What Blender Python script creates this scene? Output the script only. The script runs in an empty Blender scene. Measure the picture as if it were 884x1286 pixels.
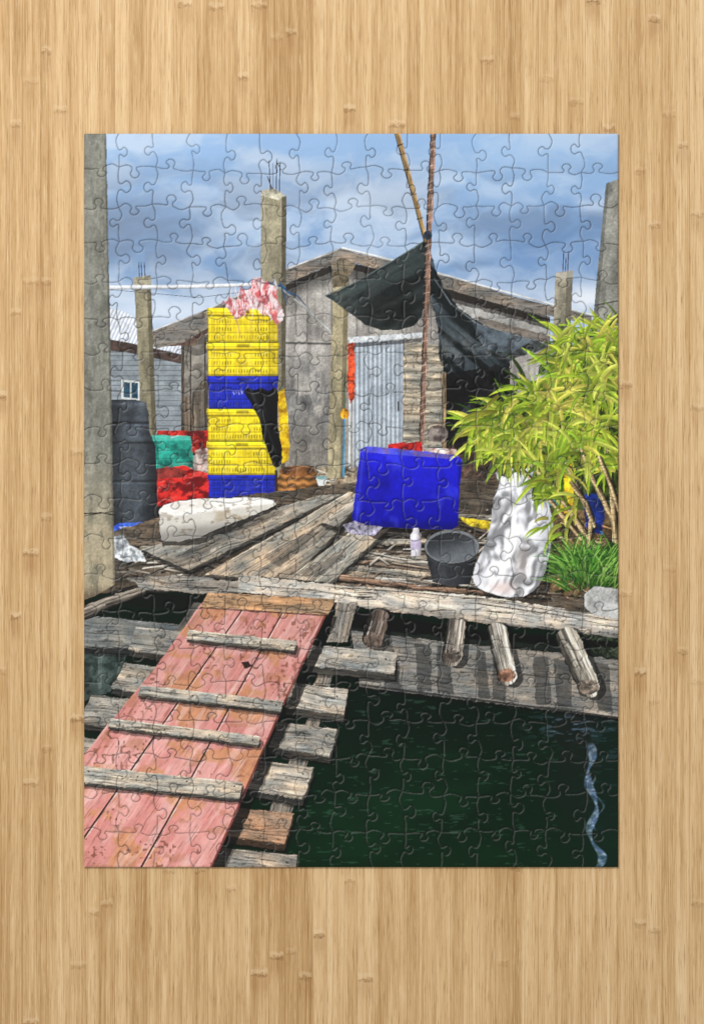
import bpy, math, numpy as np, time
T0=time.time()
S=0.00042
scene=bpy.context.scene
# ------------------------------------------------------------------ noise
rng=np.random.default_rng(7)
TAB=rng.random((256,256)).astype(np.float32)
def vn(x,y,seed=0):
    x=x+seed*17.31; y=y+seed*9.77
    xf=np.floor(x); yf=np.floor(y)
    fx=(x-xf).astype(np.float32); fy=(y-yf).astype(np.float32)
    fx=fx*fx*(3-2*fx); fy=fy*fy*(3-2*fy)
    xi=xf.astype(np.int64)&255; yi=yf.astype(np.int64)&255
    xj=(xi+1)&255; yj=(yi+1)&255
    a=TAB[yi,xi]; b=TAB[yi,xj]; c=TAB[yj,xi]; d=TAB[yj,xj]
    return (a+(b-a)*fx)*(1-fy)+(c+(d-c)*fx)*fy
def fbm(x,y,seed=0,o=4):
    s=0; a=1; t=0
    for i in range(o):
        s=s+a*vn(x,y,seed+i*3.1); t+=a; a*=.54; x=x*2.03; y=y*2.03
    return (s/t-.5)*1.5+.5
def sst(a,b,x):
    t=np.clip((x-a)/(b-a),0,1); return t*t*(3-2*t)
def C(c): return np.array(c,dtype=np.float32)/255.
def mix(a,b,t):
    t=np.asarray(t)[...,None] if np.ndim(t) else t
    return a*(1-t)+b*t
def G(X,Y,cx,cy,sx,sy): return np.exp(-((X-cx)/sx)**2-((Y-cy)/sy)**2)
# ------------------------------------------------------------------ printed sheet
X0,Y0=106.5,168.5; W,H=669,920; SS=2
cw,ch=W*SS,H*SS
CAN=np.zeros((ch,cw,3),np.float32); IDM=np.zeros((ch,cw),np.int32)
parts=[None]; cur=0
def begin(name,label=None,parent=None):
    global cur
    parts.append(dict(name=name,label=label,parent=parent)); cur=len(parts)-1; return cur
def reg(x0,y0,x1,y1):
    i0=max(0,int((x0-X0)*SS)-1); i1=min(cw,int((x1-X0)*SS)+2)
    j0=max(0,int((y0-Y0)*SS)-1); j1=min(ch,int((y1-Y0)*SS)+2)
    if i1<=i0 or j1<=j0: return None
    xs=X0+(np.arange(i0,i1)+.5)/SS; ys=Y0+(np.arange(j0,j1)+.5)/SS
    X,Y=np.meshgrid(xs.astype(np.float32),ys.astype(np.float32))
    return (slice(j0,j1),slice(i0,i1)),X,Y
def put(sl,m,col,alpha,ident=True):
    c=CAN[sl]; a=alpha
    if np.ndim(a)==0:
        if np.ndim(col)==1: c[m]=c[m]*(1-a)+col*a
        else: c[m]=c[m]*(1-a)+col[m]*a
    else:
        cc=col if np.ndim(col)==1 else col[m]
        c[m]=c[m]*(1-a[m][:,None])+cc*a[m][:,None]
    if ident: IDM[sl][m]=cur
def inside(pts,X,Y):
    ins=np.zeros(X.shape,bool); n=len(pts); j=n-1
    for i in range(n):
        xi,yi=pts[i]; xj,yj=pts[j]
        if yi!=yj:
            ins^=((yi>Y)!=(yj>Y))&(X<(xj-xi)*(Y-yi)/(yj-yi)+xi)
        j=i
    return ins
def smooth(pts,n=6):
    P=[np.array(p,float) for p in pts]; m=len(P); out=[]
    for i in range(m):
        a,b,c,d=P[i-1],P[i],P[(i+1)%m],P[(i+2)%m]
        for k in range(n):
            t=k/n; out.append(tuple(.5*((2*b)+(-a+c)*t+(2*a-5*b+4*c-d)*t*t+(-a+3*b-3*c+d)*t**3)))
    return out
def poly(pts,col,alpha=1.,rough=0,rs=8.,seed=1,ident=True,sm=False):
    if sm: pts=smooth(pts)
    xs=[p[0] for p in pts]; ys=[p[1] for p in pts]
    r=reg(min(xs)-rough,min(ys)-rough,max(xs)+rough,max(ys)+rough)
    if r is None: return
    sl,X,Y=r
    if rough:
        XX=X+(fbm(X/rs,Y/rs,seed,3)-.5)*2*rough; YY=Y+(fbm(X/rs,Y/rs,seed+5,3)-.5)*2*rough
    else: XX,YY=X,Y
    m=inside(pts,XX,YY)
    if not m.any(): return
    c=col(X,Y) if callable(col) else C(col)
    a=alpha(X,Y).astype(np.float32) if callable(alpha) else alpha
    put(sl,m,c,a,ident)
def ell(cx,cy,rx,ry,col,alpha=1.,rough=0,seed=1,ident=True):
    poly([(cx+rx*math.cos(t),cy+ry*math.sin(t)) for t in np.linspace(0,2*math.pi,28,endpoint=False)],col,alpha,rough,5,seed,ident)
def soft(cx,cy,rx,ry,col,a):
    r=reg(cx-rx*2,cy-ry*2,cx+rx*2,cy+ry*2)
    if r is None: return
    sl,X,Y=r; put(sl,np.ones(X.shape,bool),C(col),(a*G(X,Y,cx,cy,rx,ry)).astype(np.float32),False)
def stroke(pts,w0,w1,col,alpha=1.,cyl=.45,tex=.12,seed=1,ident=True,rough=0.):
    n=len(pts)-1
    for k in range(n):
        (ax,ay),(bx,by)=pts[k],pts[k+1]
        wa=w0+(w1-w0)*k/n; wb=w0+(w1-w0)*(k+1)/n; wm=max(wa,wb)+rough
        r=reg(min(ax,bx)-wm,min(ay,by)-wm,max(ax,bx)+wm,max(ay,by)+wm)
        if r is None: continue
        sl,X,Y=r; dx,dy=bx-ax,by-ay; L2=dx*dx+dy*dy+1e-6; L=math.sqrt(L2)
        t=np.clip(((X-ax)*dx+(Y-ay)*dy)/L2,0,1)
        sd=((X-ax)*-dy+(Y-ay)*dx)/L
        d=np.hypot(X-ax-t*dx,Y-ay-t*dy); hw=(wa+(wb-wa)*t)/2
        if rough: hw=hw+(fbm(X/7,Y/7,seed,2)-.5)*2*rough
        m=d<hw
        if not m.any(): continue
        q=np.clip(sd/np.maximum(hw,.3),-1,1)
        sh=1-cyl*(q*.6+.2)-cyl*.5*q*q
        u=t*L
        nz=1+tex*2*(fbm(u/18,sd/1.5,seed,3)-.5)*2
        c=C(col)*(sh*nz)[...,None]
        put(sl,m,c,alpha,ident)
# ------------------------------------------------------------------ textures
def wood(base,ang=0.,seed=0,con=.24,L=80,Wd=2.3,crack=.4,warm=.03):
    b=C(base)
    def f(X,Y):
        ca,sa=math.cos(ang),math.sin(ang); u=X*ca+Y*sa; v=-X*sa+Y*ca
        v=v+(fbm(u/50,v/50,seed+8,2)-.5)*5
        n=fbm(u/L,v/Wd,seed,4); n2=fbm(u/28,v/11,seed+3,3); n3=fbm(u/(L*.55),v/1.2,seed+11,2)
        k=1+con*1.25*(n-.5)+.32*(n2-.5)
        k=k*(1-crack*sst(.70,.88,n3)); k=k+.13*sst(.62,.9,fbm(u/20,v/2.8,seed+21,2))
        pit=sst(.78,.86,vn(u/3.6,v/1.8,seed+31)); k=k*(1-.28*pit)
        col=b*k[...,None]
        w=(n2-.5)*2*warm*2; col=col*np.stack([1+w,1+0*w,1-w],-1)
        return col
    return f
def mott(base,seed=0,s=14.,con=.25,b2=None,fine=.09,sy=1.):
    b=C(base); bb=C(b2) if b2 is not None else b*.7
    def f(X,Y):
        n=fbm(X/s,Y/(s*sy),seed,5); g=fbm(X/1.7,Y/1.7,seed+4,2)
        c=mix(b,bb,sst(.38,.85,n)); return c*(1+con*.8*(fbm(X/(s*2.5),Y/(s*2.5*sy),seed+9,3)-.5)*2+fine*(g-.5)*2)[...,None]
    return f
def grad(f,fn):
    return lambda X,Y: f(X,Y)*fn(X,Y)[...,None]
def plank(p,base,seed,ang=None,th=4,shadow=True,con=.26,rough=.9,nails=True):
    (ax,ay),(bx,by),(cx,cy),(dx,dy)=p
    if ang is None: ang=math.atan2(by-ay,bx-ax)
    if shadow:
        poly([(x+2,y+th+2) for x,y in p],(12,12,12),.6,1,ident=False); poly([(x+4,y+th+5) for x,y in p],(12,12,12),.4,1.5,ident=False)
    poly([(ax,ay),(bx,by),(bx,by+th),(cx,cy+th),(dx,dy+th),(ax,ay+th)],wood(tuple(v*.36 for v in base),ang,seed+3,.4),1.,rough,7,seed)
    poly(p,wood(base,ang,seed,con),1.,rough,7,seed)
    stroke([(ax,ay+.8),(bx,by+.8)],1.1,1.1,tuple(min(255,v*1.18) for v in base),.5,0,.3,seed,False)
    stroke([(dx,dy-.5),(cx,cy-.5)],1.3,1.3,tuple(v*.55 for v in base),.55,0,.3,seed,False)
    q=np.random.default_rng(seed)
    for i in range(4):      # drying cracks
        t0=q.uniform(0,.7); t1=t0+q.uniform(.12,.4); v=q.uniform(.15,.9); v2=v+q.uniform(-.05,.05)
        A=lambda t,v:(ax+(bx-ax)*t+(dx-ax)*v,ay+(by-ay)*t+(dy-ay)*v)
        stroke([A(t0,v),A((t0+t1)/2,v2),A(min(1,t1),v)],1.1,.5,tuple(v_*.38 for v_ in base),.6,0,.3,seed,False)
    if q.uniform()>.4:
        t=q.uniform(.2,.8); v=q.uniform(.3,.7); x,y=ax+(bx-ax)*t+(dx-ax)*v,ay+(by-ay)*t+(dy-ay)*v
        ell(x,y,3,1.8,tuple(v_*.55 for v_ in base),.6,.8,seed,False)
R=np.random.default_rng(11)
U=lambda a,b:float(R.uniform(a,b))
# ================================================================== THE PICTURE
begin('printed_sky','cloudy blue-grey sky printed on the puzzle')
def sky(X,Y):
    t=(Y-169)/240
    wx_=X+(fbm(X/60,Y/60,41,3)-.5)*50; wy_=Y+(fbm(X/60,Y/60,44,3)-.5)*26
    n=fbm(wx_/105+3,wy_/48,2,5); n2=fbm(wx_/42,wy_/26,9,5)
    c=mix(C((148,182,222)),C((126,158,198)),sst(.0,.75,t))
    c=mix(c,C((194,210,230)),sst(.42,.80,n*.7+n2*.3)*.8)
    dk=sst(.42,.75,fbm(wx_/95+7,wy_/40+2,5,5))*np.exp(-((t-.5)/.3)**2)
    c=mix(c,C((106,124,150)),dk*.55)
    left=sst(340,150,X)*np.exp(-((t-.5)/.2)**2); c=mix(c,C((114,132,158)),left*.65*(.5+n2))
    c=mix(c,C((194,208,226)),sst(.66,.95,t+.16*(n2-.5))*.75)
    c=mix(c,C((192,206,224)),G(X,Y,470,245,100,40)*.55*np.clip(n2*1.8,0,1.4)*.9)
    c=mix(c,C((104,140,188)),sst(560,650,X)*np.exp(-((Y-315)/42)**2)*.6)
    c=mix(c,C((146,184,226)),G(X,Y,640,200,110,30)*.5)
    c=mix(c,C((240,244,250)),G(X,Y,735,376,34,18)*.8*np.clip(n2*1.6,0,1))
    c=mix(c,C((226,234,244)),G(X,Y,210,392,70,16)*.6)
    return c
poly([(100,160),(780,160),(780,520),(100,520)],sky)
begin('printed_yard','dark cluttered yard behind the deck')
poly([(100,500),(780,500),(780,1095),(100,1095)],mott((48,44,38),3,9,.4,(20,20,18)))
# --- white neighbour house
nb=begin('printed_neighbour_house','white clapboard house with corrugated roof')
def siding(X,Y):
    k=(Y/6.3)%1; s=1-.34*sst(.72,.98,k)+.08*(fbm(X/20,Y/2,4,3)-.5)
    return mix(C((156,166,172)),C((124,132,138)),fbm(X/14,Y/14,5,4))*s[...,None]
poly([(136,438),(229,448),(229,545),(136,545)],siding)
begin('printed_roof','white corrugated metal roof',nb)
poly([(136,386),(160,393),(200,418),(236,440),(229,452),(136,436)],lambda X,Y: mix(C((240,244,250)),C((184,192,206)),sst(.2,.8,((X*.9+Y*.4)/4.2)%1))*(1+.14*(fbm(X/9,Y/9,3,4)-.5))[...,None])
poly([(136,426),(160,430),(232,446),(232,458),(160,443),(136,440)],mott((74,58,52),5,6))
begin('printed_window','small blue window',nb)
poly([(153,477),(176,479),(176,503),(153,501)],(210,215,215)); poly([(156,480),(174,481),(174,501),(156,499)],mott((44,78,98),3,5)); stroke([(165,479),(165,502)],1.6,1.6,(205,210,210),1,0)
# --- main house
hs=begin('printed_house','weathered grey wooden house with gable roof')
def wall(X,Y):
    n=fbm(X/32,Y/38,12,5); st=fbm(X/6,Y/60,14,4)
    c=mix(C((182,178,171)),C((146,141,136)),sst(.3,.78,n))
    low=sst(432,500,Y)*sst(445,405,X)
    c=mix(c,C((112,112,113)),low*sst(.3,.62,fbm(X/22,Y/30,31,5))*.85)
    c=mix(c,C((78,78,80)),low*sst(.5,.68,fbm(X/15,Y/26,37,5))*.6)
    c=mix(c,C((200,196,186)),.3*sst(.58,.72,fbm(X/9,Y/12,47,5)))
    c=c*(1-.13*sst(.5,.8,st))[...,None]
    c=mix(c,C((146,138,124)),.5*sst(480,590,Y))
    seam=sst(1.4,.4,np.abs((X-30)%31-15))*.20*(Y<431); c=c*(1-seam)[...,None]
    c=c*(1-.5*sst(2.,.6,np.abs(Y-(431+.02*(X-360)))))[...,None]
    c=c*(1-.45*sst(20,0,Y-(340+np.abs(X-430)*.36)))[...,None]
    return c*(1+.09*(fbm(X/1.6,Y/1.6,15,2)-.5)*2)[...,None]
poly([(228,425),(262,405),(360,356),(430,328),(560,358),(690,398),(690,470),(690,560),(560,610),(228,600)],wall)
poly([(228,430),(262,420),(262,545),(228,545)],wood((100,92,82),1.57,4,.4))
poly([(232,436),(262,432),(262,470),(240,496),(232,500)],mott((138,134,126),5,10),.85,1)
for x in (231,240,258): stroke([(x,425),(x+U(-2,2),540)],2.2,2.2,(70,60,50),.9,.4,.3,5)
soft(455,520,14,60,(50,46,42),.3)
begin('printed_roof','grey sloping gable roof with light metal edge',hs)
poly([(190,418),(262,392),(270,412),(240,434),(194,436)],mott((94,72,62),3,6,.4,(56,46,42)))
poly([(190,418),(222,405),(262,390),(310,368),(362,339),(430,313),(447,318),(500,330),(560,347),(650,374),(742,397),(742,408),(650,389),(560,363),(500,345),(430,327),(366,354),(314,386),(262,412),(232,430),(196,438)],wood((130,122,113),.0,8,.22,30,5,.3))
poly([(430,327),(500,345),(560,363),(690,401),(690,410),(560,373),(500,355),(430,336),(366,363),(314,396),(262,422),(262,412),(314,386),(366,354)],(34,30,28),.88,.8)
stroke([(190,417),(262,389),(310,367),(362,338),(430,312)],1.8,2.2,(182,178,174),1,.3,.2,3); stroke([(430,312),(500,329),(600,358),(742,396)],2.8,2.4,(224,226,226),1,.3,.1,3)
poly([(415,332),(430,323),(447,332),(440,345),(420,346)],wood((132,118,98),0,6,.3))
poly([(556,376),(690,414),(690,440),(560,420)],mott((192,190,186),7,14,.25,(152,150,146)),.85,1.5)
poly([(600,398),(690,422),(690,430),(600,426)],wood((112,102,92),.2,5,.4),.7,1)
begin('printed_log_siding','grey-tan horizontal boards beside the door',hs)
def logs(X,Y):
    k=((Y-430-.01*X)/10.6)%1; s=.58+.48*np.sin(np.pi*np.clip(k,0.02,.98))**.6
    return wood((174,165,148),0,33,.24,30,2.6,.3)(X,Y)*s[...,None]
poly([(503,430),(560,434),(560,565),(503,565)],logs,1,.5)
begin('printed_opening','dark open doorway',hs)
poly([(556,450),(640,452),(640,600),(560,600)],mott((30,28,28),3,8,.5,(8,8,8)),1,1)
stroke([(557,470),(557,566)],5,5,(138,118,90),1,.4,.3)
poly([(575,500),(590,498),(592,530),(578,534)],(60,70,90),.6,2)
begin('printed_door','white corrugated metal door',hs)
def door(X,Y):
    k=((X-443)/5.6)%1; s=.87+.16*np.cos(2*np.pi*k)
    c=mix(C((208,218,228)),C((180,192,204)),fbm(X/16,Y/40,6,4)); c=mix(c,C((136,126,112)),sst(560,592,Y)*.5*fbm(X/4,Y/6,5,3)*1.5)
    c=mix(c,C((120,128,136)),.25*sst(.66,.8,fbm(X/5,Y/9,56,4)))
    return c*s[...,None]
poly([(443,429),(506,427),(506,592),(443,592)],door)
poly([(498,427),(506,427),(506,592),(501,592)],(150,160,172),.5)
stroke([(500,505),(500,516)],2,2,(50,50,50),.9,0)
poly([(436,424),(530,418),(530,424),(436,431)],mott((228,232,234),3,6,.1,(196,200,204)))
poly([(438,432),(530,425),(530,430),(440,437)],(40,38,38),.55,.5,ident=False)
stroke([(439,428),(438,600)],3.6,3.6,(222,226,228),1,.4,.05)
begin('printed_hanging_cloth','orange cloth hanging beside the door')
poly([(437,432),(444,430),(446,460),(445,500),(440,508),(436,480)],mott((226,86,46),3,4,.4,(150,48,32)),1,.8)
begin('printed_clutter','mixed clutter piled at the house wall')
poly([(345,585),(460,588),(640,560),(640,620),(345,630)],mott((158,144,122),5,5,.5,(84,72,58)),1,3)
for i in range(110):
    x,y=U(396,640),U(588,628); a=U(-.5,.5); l=U(6,26)
    stroke([(x,y),(x+l,y+l*math.sin(a))],U(1.,2.6),1,[(192,178,154),(110,94,78),(216,208,194),(70,58,48),(168,132,104)][i%5],.9,.4,.2,i)
poly([(560,560),(640,540),(640,610),(575,610)],mott((90,66,54),5,6,.5,(34,30,30)),.8,2)
# --- pillars
def pillar(pts,base,seed,label):
    i=begin('printed_concrete_pillar',label)
    poly(pts,mott(base,seed,9,.22,tuple(v*.82 for v in base),.10,2.6),1,.5); return i
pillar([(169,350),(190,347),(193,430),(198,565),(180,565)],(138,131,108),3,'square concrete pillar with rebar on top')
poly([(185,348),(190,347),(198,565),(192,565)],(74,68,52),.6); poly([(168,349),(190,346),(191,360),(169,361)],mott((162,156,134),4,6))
for x in (175,178,182): stroke([(x,330),(x+1,350)],1.2,1.2,(60,46,38),1,0)
begin('printed_white_pipe','white horizontal pipe tied to pillars')
stroke([(136,364),(160,366),(250,374),(330,364)],.9,.9,(60,64,66),.7,0,ident=False)
stroke([(136,361.5),(240,360.5),(352,357)],5,4.6,(244,246,250),1,.35,.03)
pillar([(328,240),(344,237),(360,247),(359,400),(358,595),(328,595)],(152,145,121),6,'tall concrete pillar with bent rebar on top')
poly([(329,240),(344,236.5),(360,247),(350,252),(328,246)],mott((192,188,168),5,5,.2,(156,152,134)))
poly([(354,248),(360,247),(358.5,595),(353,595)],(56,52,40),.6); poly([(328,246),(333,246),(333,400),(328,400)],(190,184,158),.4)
for a,b in (((338,202),(340,240)),((343,206),(343,238)),((348,200),(347,240)),((352,204),(351,243)),((336,222),(342,238)),((349,206),(353,214))): stroke([a,b],1.4,1.4,(66,42,34),1,0)
poly([(328,300),(359,306),(359,400),(328,400)],(50,46,36),.14,3)
begin('printed_blue_tie','blue rope tying the pipe to a pillar')
stroke([(322,352),(340,356),(358,362)],3,2.4,(60,120,176),1,.3,.3); stroke([(344,352),(348,362)],3,3,(226,230,236),1,.3)
pillar([(419,344),(438,341),(436,470),(432,602),(411,600),(415,470)],(174,163,131),9,'tan concrete pillar in front of the wall')
poly([(432,342),(438,341),(432,602),(427,602)],(84,74,54),.5); poly([(417,343),(437,338),(439,358),(418,362)],mott((122,110,88),3,5))
stroke([(424,330),(425,345)],1.3,1.3,(70,54,44),1,0); stroke([(431,326),(432,342)],1.3,1.3,(70,54,44),1,0)
pillar([(697,343),(719,340),(716,400),(714,450),(692,450)],(162,155,136),12,'short concrete pillar with rebar stubs')
poly([(711,342),(719,340),(714,450),(707,450)],(78,74,64),.55); poly([(697,343),(719,340),(719,349),(697,352)],(204,200,188),.6)
for x in (707,713,710): stroke([(x,316 if x!=710 else 324),(x-1,342)],1.3,1.3,(80,50,40),1,0)
begin('printed_water_pipe','white and blue pipe with yellow valve')
stroke([(433,470),(432,520)],2,2,(90,110,90),1,.3); ell(433,520,5.5,7,mott((232,170,40),3,3,.4,(180,110,30))); stroke([(432,527),(431,598)],2.6,2.6,(70,160,205),1,.4,.1)
begin('printed_stay_cable','grey stay rod with blue rope')
stroke([(352,362),(380,384),(414,416)],2,2,(190,194,192),1,.3)
stroke([(352,357),(362,368),(374,372),(384,384)],2.6,1.4,(52,116,170),1,.3,.2)
stroke([(352,356),(358,374),(360,384)],2.2,1,(46,98,140),1,.3,.2)
# --- tarps
begin('printed_shade_net','black shade net tied between poles')
def tarp(X,Y):
    a=((Y-372)+.5*(X-408)); n=fbm((X*.9-Y*.45)/80,(X*.45+Y*.9)/12,4,3)
    c=mix(C((22,28,28)),C((56,66,66)),sst(.38,.85,n)*.75)
    c=mix(c,C((84,98,98)),.45*np.exp(-((a-10)/7)**2)); c=mix(c,C((8,10,10)),.65*G(X,Y,500,388,34,16))
    for k in range(4): c=mix(c,C((84,96,96)),.22*np.exp(-(((Y-306-(.003*(534-X)**2*.4))-(534-X)*(.36+.13*k))/3.)**2)*(X<530))
    return c*(1+.1*(fbm(X/1.3,Y/1.3,3,2)-.5))[...,None]
poly([(408,372),(424,366),(446,355),(470,341),(496,326),(520,312),(534,301),(535,345),(533,380),(530,398),(520,409),(500,415),(478,415),(458,408),(440,394),(424,382)],tarp,lambda X,Y:.92+.07*sst(.3,.6,fbm(X/20,Y/14,8,3)),.5)
stroke([(408,372),(446,355),(496,326),(534,302)],1.4,1.4,(104,116,116),.8,0)
begin('printed_shade_net','ragged black shade net drooping to the plants')
def tarp2(X,Y):
    u=X*.75+Y*.66; v=X*-.66+Y*.75; n=fbm(v/8,u/90,9,4)
    c=mix(C((18,24,26)),C((88,100,108)),sst(.42,.9,n)*.75); c=mix(c,C((112,126,136)),.35*sst(.6,.75,fbm(v/5,u/60,29,3))*sst(420,450,Y)); return c
poly([(537,296),(541,322),(549,346),(562,368),(576,386),(592,400),(616,412),(644,420),(672,427),(690,436),(668,444),(646,450),(634,462),(622,458),(608,468),(604,480),(590,474),(584,492),(572,482),(560,470),(551,450),(548,410),(540,370)],tarp2,lambda X,Y: .97-.25*sst(.5,.75,fbm(X/9,Y/11,55,4))*sst(400,440,Y)-.22*sst(600,650,X),1.6)
poly([(592,402),(618,414),(668,428),(640,444),(606,438)],mott((112,126,138),3,9,.3,(66,74,82)),.6,1.2)
for i in range(7): x=U(562,640); stroke([(x,U(446,462)),(x+U(-3,3),U(470,488))],U(2,5),.8,(24,30,32),.85,0,.2,i)
poly([(560,470),(610,462),(600,500),(575,520),(560,560)],(14,14,16),.85,2)
stroke([(545,350),(566,382),(600,408),(672,428)],1.2,1,(150,160,166),.6,0)
begin('printed_bamboo_pole','slanting bamboo pole')
stroke([(498,166),(507,200),(520,248),(534,302)],7.5,6,(186,152,98),1,.65,.18)
for t in (.12,.35,.58,.8): x=498+36*t; y=166+136*t; stroke([(x-3.6,y+1.2),(x+3.4,y-1)],1.5,1.5,(74,52,30),.85,0,.1,1,False)
begin('printed_wooden_pole','rough pole wrapped with twisted rope')
PW=[(544,166),(541,230),(538,300),(535,380),(533,440),(531,500),(529,566)]
stroke(PW,7.6,6.6,(150,118,102),1,.75,.3,5,True,.8)
for i in range(80):
    y=168+i*5; x=float(np.interp(y,[p[1] for p in PW],[p[0] for p in PW])); stroke([(x-3.6,y+U(1,3)),(x+3.2,y-U(0,2))],U(1,1.8),.8,(76,54,44) if i%2 else (206,178,160),U(.25,.6),0,.3,i,False)
ell(537,296,5.5,6,mott((44,60,76),3,3),1,.6)
# --- left clutter
begin('printed_container','teal plastic container')
poly([(192,547),(238,546),(244,552),(243,587),(194,589)],mott((40,150,132),5,10,.35,(20,98,88)),1,.4); poly([(192,547),(238,546),(240,553),(193,554)],(92,200,182),.7)
stroke([(216,549),(228,545)],2.6,2.6,(190,220,212),.8,0)
for y in (566,576): stroke([(194,y),(243,y-1)],1,1,(20,90,80),.6,0)
begin('printed_crate','red plastic crate')
poly([(198,541),(262,541),(262,572),(243,572),(240,548),(198,546)],mott((176,42,36),5,6,.4,(80,20,22)),1,.5)
begin('printed_jerrycan','pale jerrycan among red sacks')
poly([(246,566),(262,562),(262,592),(248,590)],mott((210,192,184),3,5,.4,(130,90,84)),1,.6)
begin('printed_sack','crumpled red sack')
poly([(194,590),(230,584),(246,590),(262,594),(262,632),(225,637),(196,636)],lambda X,Y: mix(mix(C((226,50,44)),C((110,16,20)),sst(.35,.72,fbm(X/10+Y/16,Y/6,6,5))),C((250,120,104)),.4*sst(.64,.8,fbm(X/12,Y/5,26,4))),1,1)
poly([(196,588),(218,586),(236,592),(228,600),(200,602)],mott((140,56,50),3,5),.9,1)
begin('printed_water_tank','black plastic water tank')
def tank(X,Y):
    s=.78+.5*sst(142,160,X)-.66*sst(172,198,X)
    r=1+.4*np.exp(-((Y-507)/3)**2)-.45*np.exp(-((Y-531)/1.5)**2)+.25*np.exp(-((Y-534)/1.2)**2)-.45*np.exp(-((Y-556)/1.5)**2)-.35*np.exp(-((Y-604)/1.5)**2)+.25*np.exp(-((Y-607)/1.2)**2)
    return mott((62,68,74),5,16,.3,(44,48,54),.09)(X,Y)*(s*r)[...,None]
poly([(139,502),(172,502),(184,506),(188,520),(188,540),(196,560),(198,600),(198,648),(188,658),(139,660)],tank,1,.4)
begin('printed_basin','blue and white plastic basins')
poly([(143,662),(150,657),(198,655),(206,664),(200,674),(160,682),(143,680)],mott((66,106,204),5,8,.4,(36,58,146)),1,.6); poly([(150,662),(196,658),(200,663),(158,668)],(186,206,238),.85,.6)
# --- crates
def crate(x0,y0,x1,y1,base,seed,label,mark=None):
    begin('printed_crate',label); b=C(base); w,h=x1-x0,y1-y0
    def f(X,Y):
        u=(X-x0)/w; v=(Y-y0)/h
        s=np.ones_like(X)
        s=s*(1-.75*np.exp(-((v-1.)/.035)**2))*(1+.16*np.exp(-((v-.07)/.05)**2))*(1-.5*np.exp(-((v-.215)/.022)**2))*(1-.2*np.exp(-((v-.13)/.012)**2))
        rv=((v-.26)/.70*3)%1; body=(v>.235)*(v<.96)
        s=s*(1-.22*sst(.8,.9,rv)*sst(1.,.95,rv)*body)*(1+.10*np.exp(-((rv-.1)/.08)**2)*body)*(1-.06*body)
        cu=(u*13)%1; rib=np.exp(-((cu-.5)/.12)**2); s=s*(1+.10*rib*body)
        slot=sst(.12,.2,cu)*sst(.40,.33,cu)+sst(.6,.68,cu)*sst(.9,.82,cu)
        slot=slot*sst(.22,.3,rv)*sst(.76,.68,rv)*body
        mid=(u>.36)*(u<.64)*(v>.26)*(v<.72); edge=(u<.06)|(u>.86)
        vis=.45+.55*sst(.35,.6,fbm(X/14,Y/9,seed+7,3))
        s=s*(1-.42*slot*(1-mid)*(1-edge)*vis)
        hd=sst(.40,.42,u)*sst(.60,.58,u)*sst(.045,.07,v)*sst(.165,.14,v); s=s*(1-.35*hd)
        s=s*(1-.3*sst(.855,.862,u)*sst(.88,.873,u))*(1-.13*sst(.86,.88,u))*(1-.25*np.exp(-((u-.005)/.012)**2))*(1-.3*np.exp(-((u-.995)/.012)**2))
        s=s*(1+.16*(fbm(X/16,Y/12,seed,4)-.5))
        c=b*s[...,None]
        c=mix(c,C((252,250,206)) if base[0]>100 else C((84,104,226)),.14*sst(.62,.8,fbm(X/8,Y/4,seed+12,4)))
        return mix(c,C((150,132,90)),.14*sst(.6,.88,fbm(X/6,Y/8,seed+2,4)))
    poly([(x0-.8,y0),(x1+.6,y0+.3),(x1+.6,y0+h*.2),(x1-.8,y0+h*.23),(x1-1.2,y1),(x0+1,y1),(x0+.6,y0+h*.23),(x0-.8,y0+h*.2)],f,1,.2)
    if mark is not None:
        for k in range(7):
            x=x0+w*(.36+.04*k); y=y0+h*.46; stroke([(x,y+U(0,1.5)),(x+U(.5,1.8),y+U(3,5))],1.2,1.1,mark,.6,0,.2,k,False)
Yc=(248,220,38); Bc=(32,46,184)
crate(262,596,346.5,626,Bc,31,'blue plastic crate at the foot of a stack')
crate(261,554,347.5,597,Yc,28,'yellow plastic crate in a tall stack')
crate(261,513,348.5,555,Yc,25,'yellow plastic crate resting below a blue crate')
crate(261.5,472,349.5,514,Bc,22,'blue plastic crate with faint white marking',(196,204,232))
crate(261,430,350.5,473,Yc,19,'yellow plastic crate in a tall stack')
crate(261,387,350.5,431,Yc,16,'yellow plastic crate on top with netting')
begin('printed_netting','pink and white fishing net bundle')
def net(X,Y):
    wx_=X+10*(fbm(X/16,Y/16,61,2)-.5); n=fbm((wx_-Y*.35)/5,(Y+X*.3)/18,4,4); n2=fbm((wx_+Y*.5)/7,Y/11,9,4)
    c=mix(C((236,218,220)),C((212,100,106)),sst(.36,.68,n)); c=mix(c,C((136,70,76)),.55*sst(.56,.78,n2)); c=mix(c,C((250,244,244)),.6*sst(.62,.74,fbm(wx_/4,Y/8,39,4))); return c
poly([(281,381),(291,374),(300,377),(305,366),(313,362),(317,353),(323,349),(331,350),(338,360),(346,364),(347,374),(354,386),(356,400),(347,408),(340,397),(330,395),(322,388),(310,391),(303,400),(296,402),(290,395)],net,.97,3,6,5,sm=True)
for i in range(40):
    x,y=U(288,346),U(358,388); dx=U(-8,8); col=[(250,240,242),(206,78,86),(150,60,70)][i%3]
    stroke([(x,y),(x+dx*.4,y+5),(x+dx*.5,y+10),(x+dx,y+U(12,18))],1.2,.6,col,.6,0,.1,i)
for a in (((296,398),(300,412),(302,424)),((346,402),(350,414),(348,424))): stroke(list(a),2,1,(226,160,164),.6,0,.2)
begin('printed_yellow_raincoat','yellow cloth hanging beside the crates')
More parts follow.
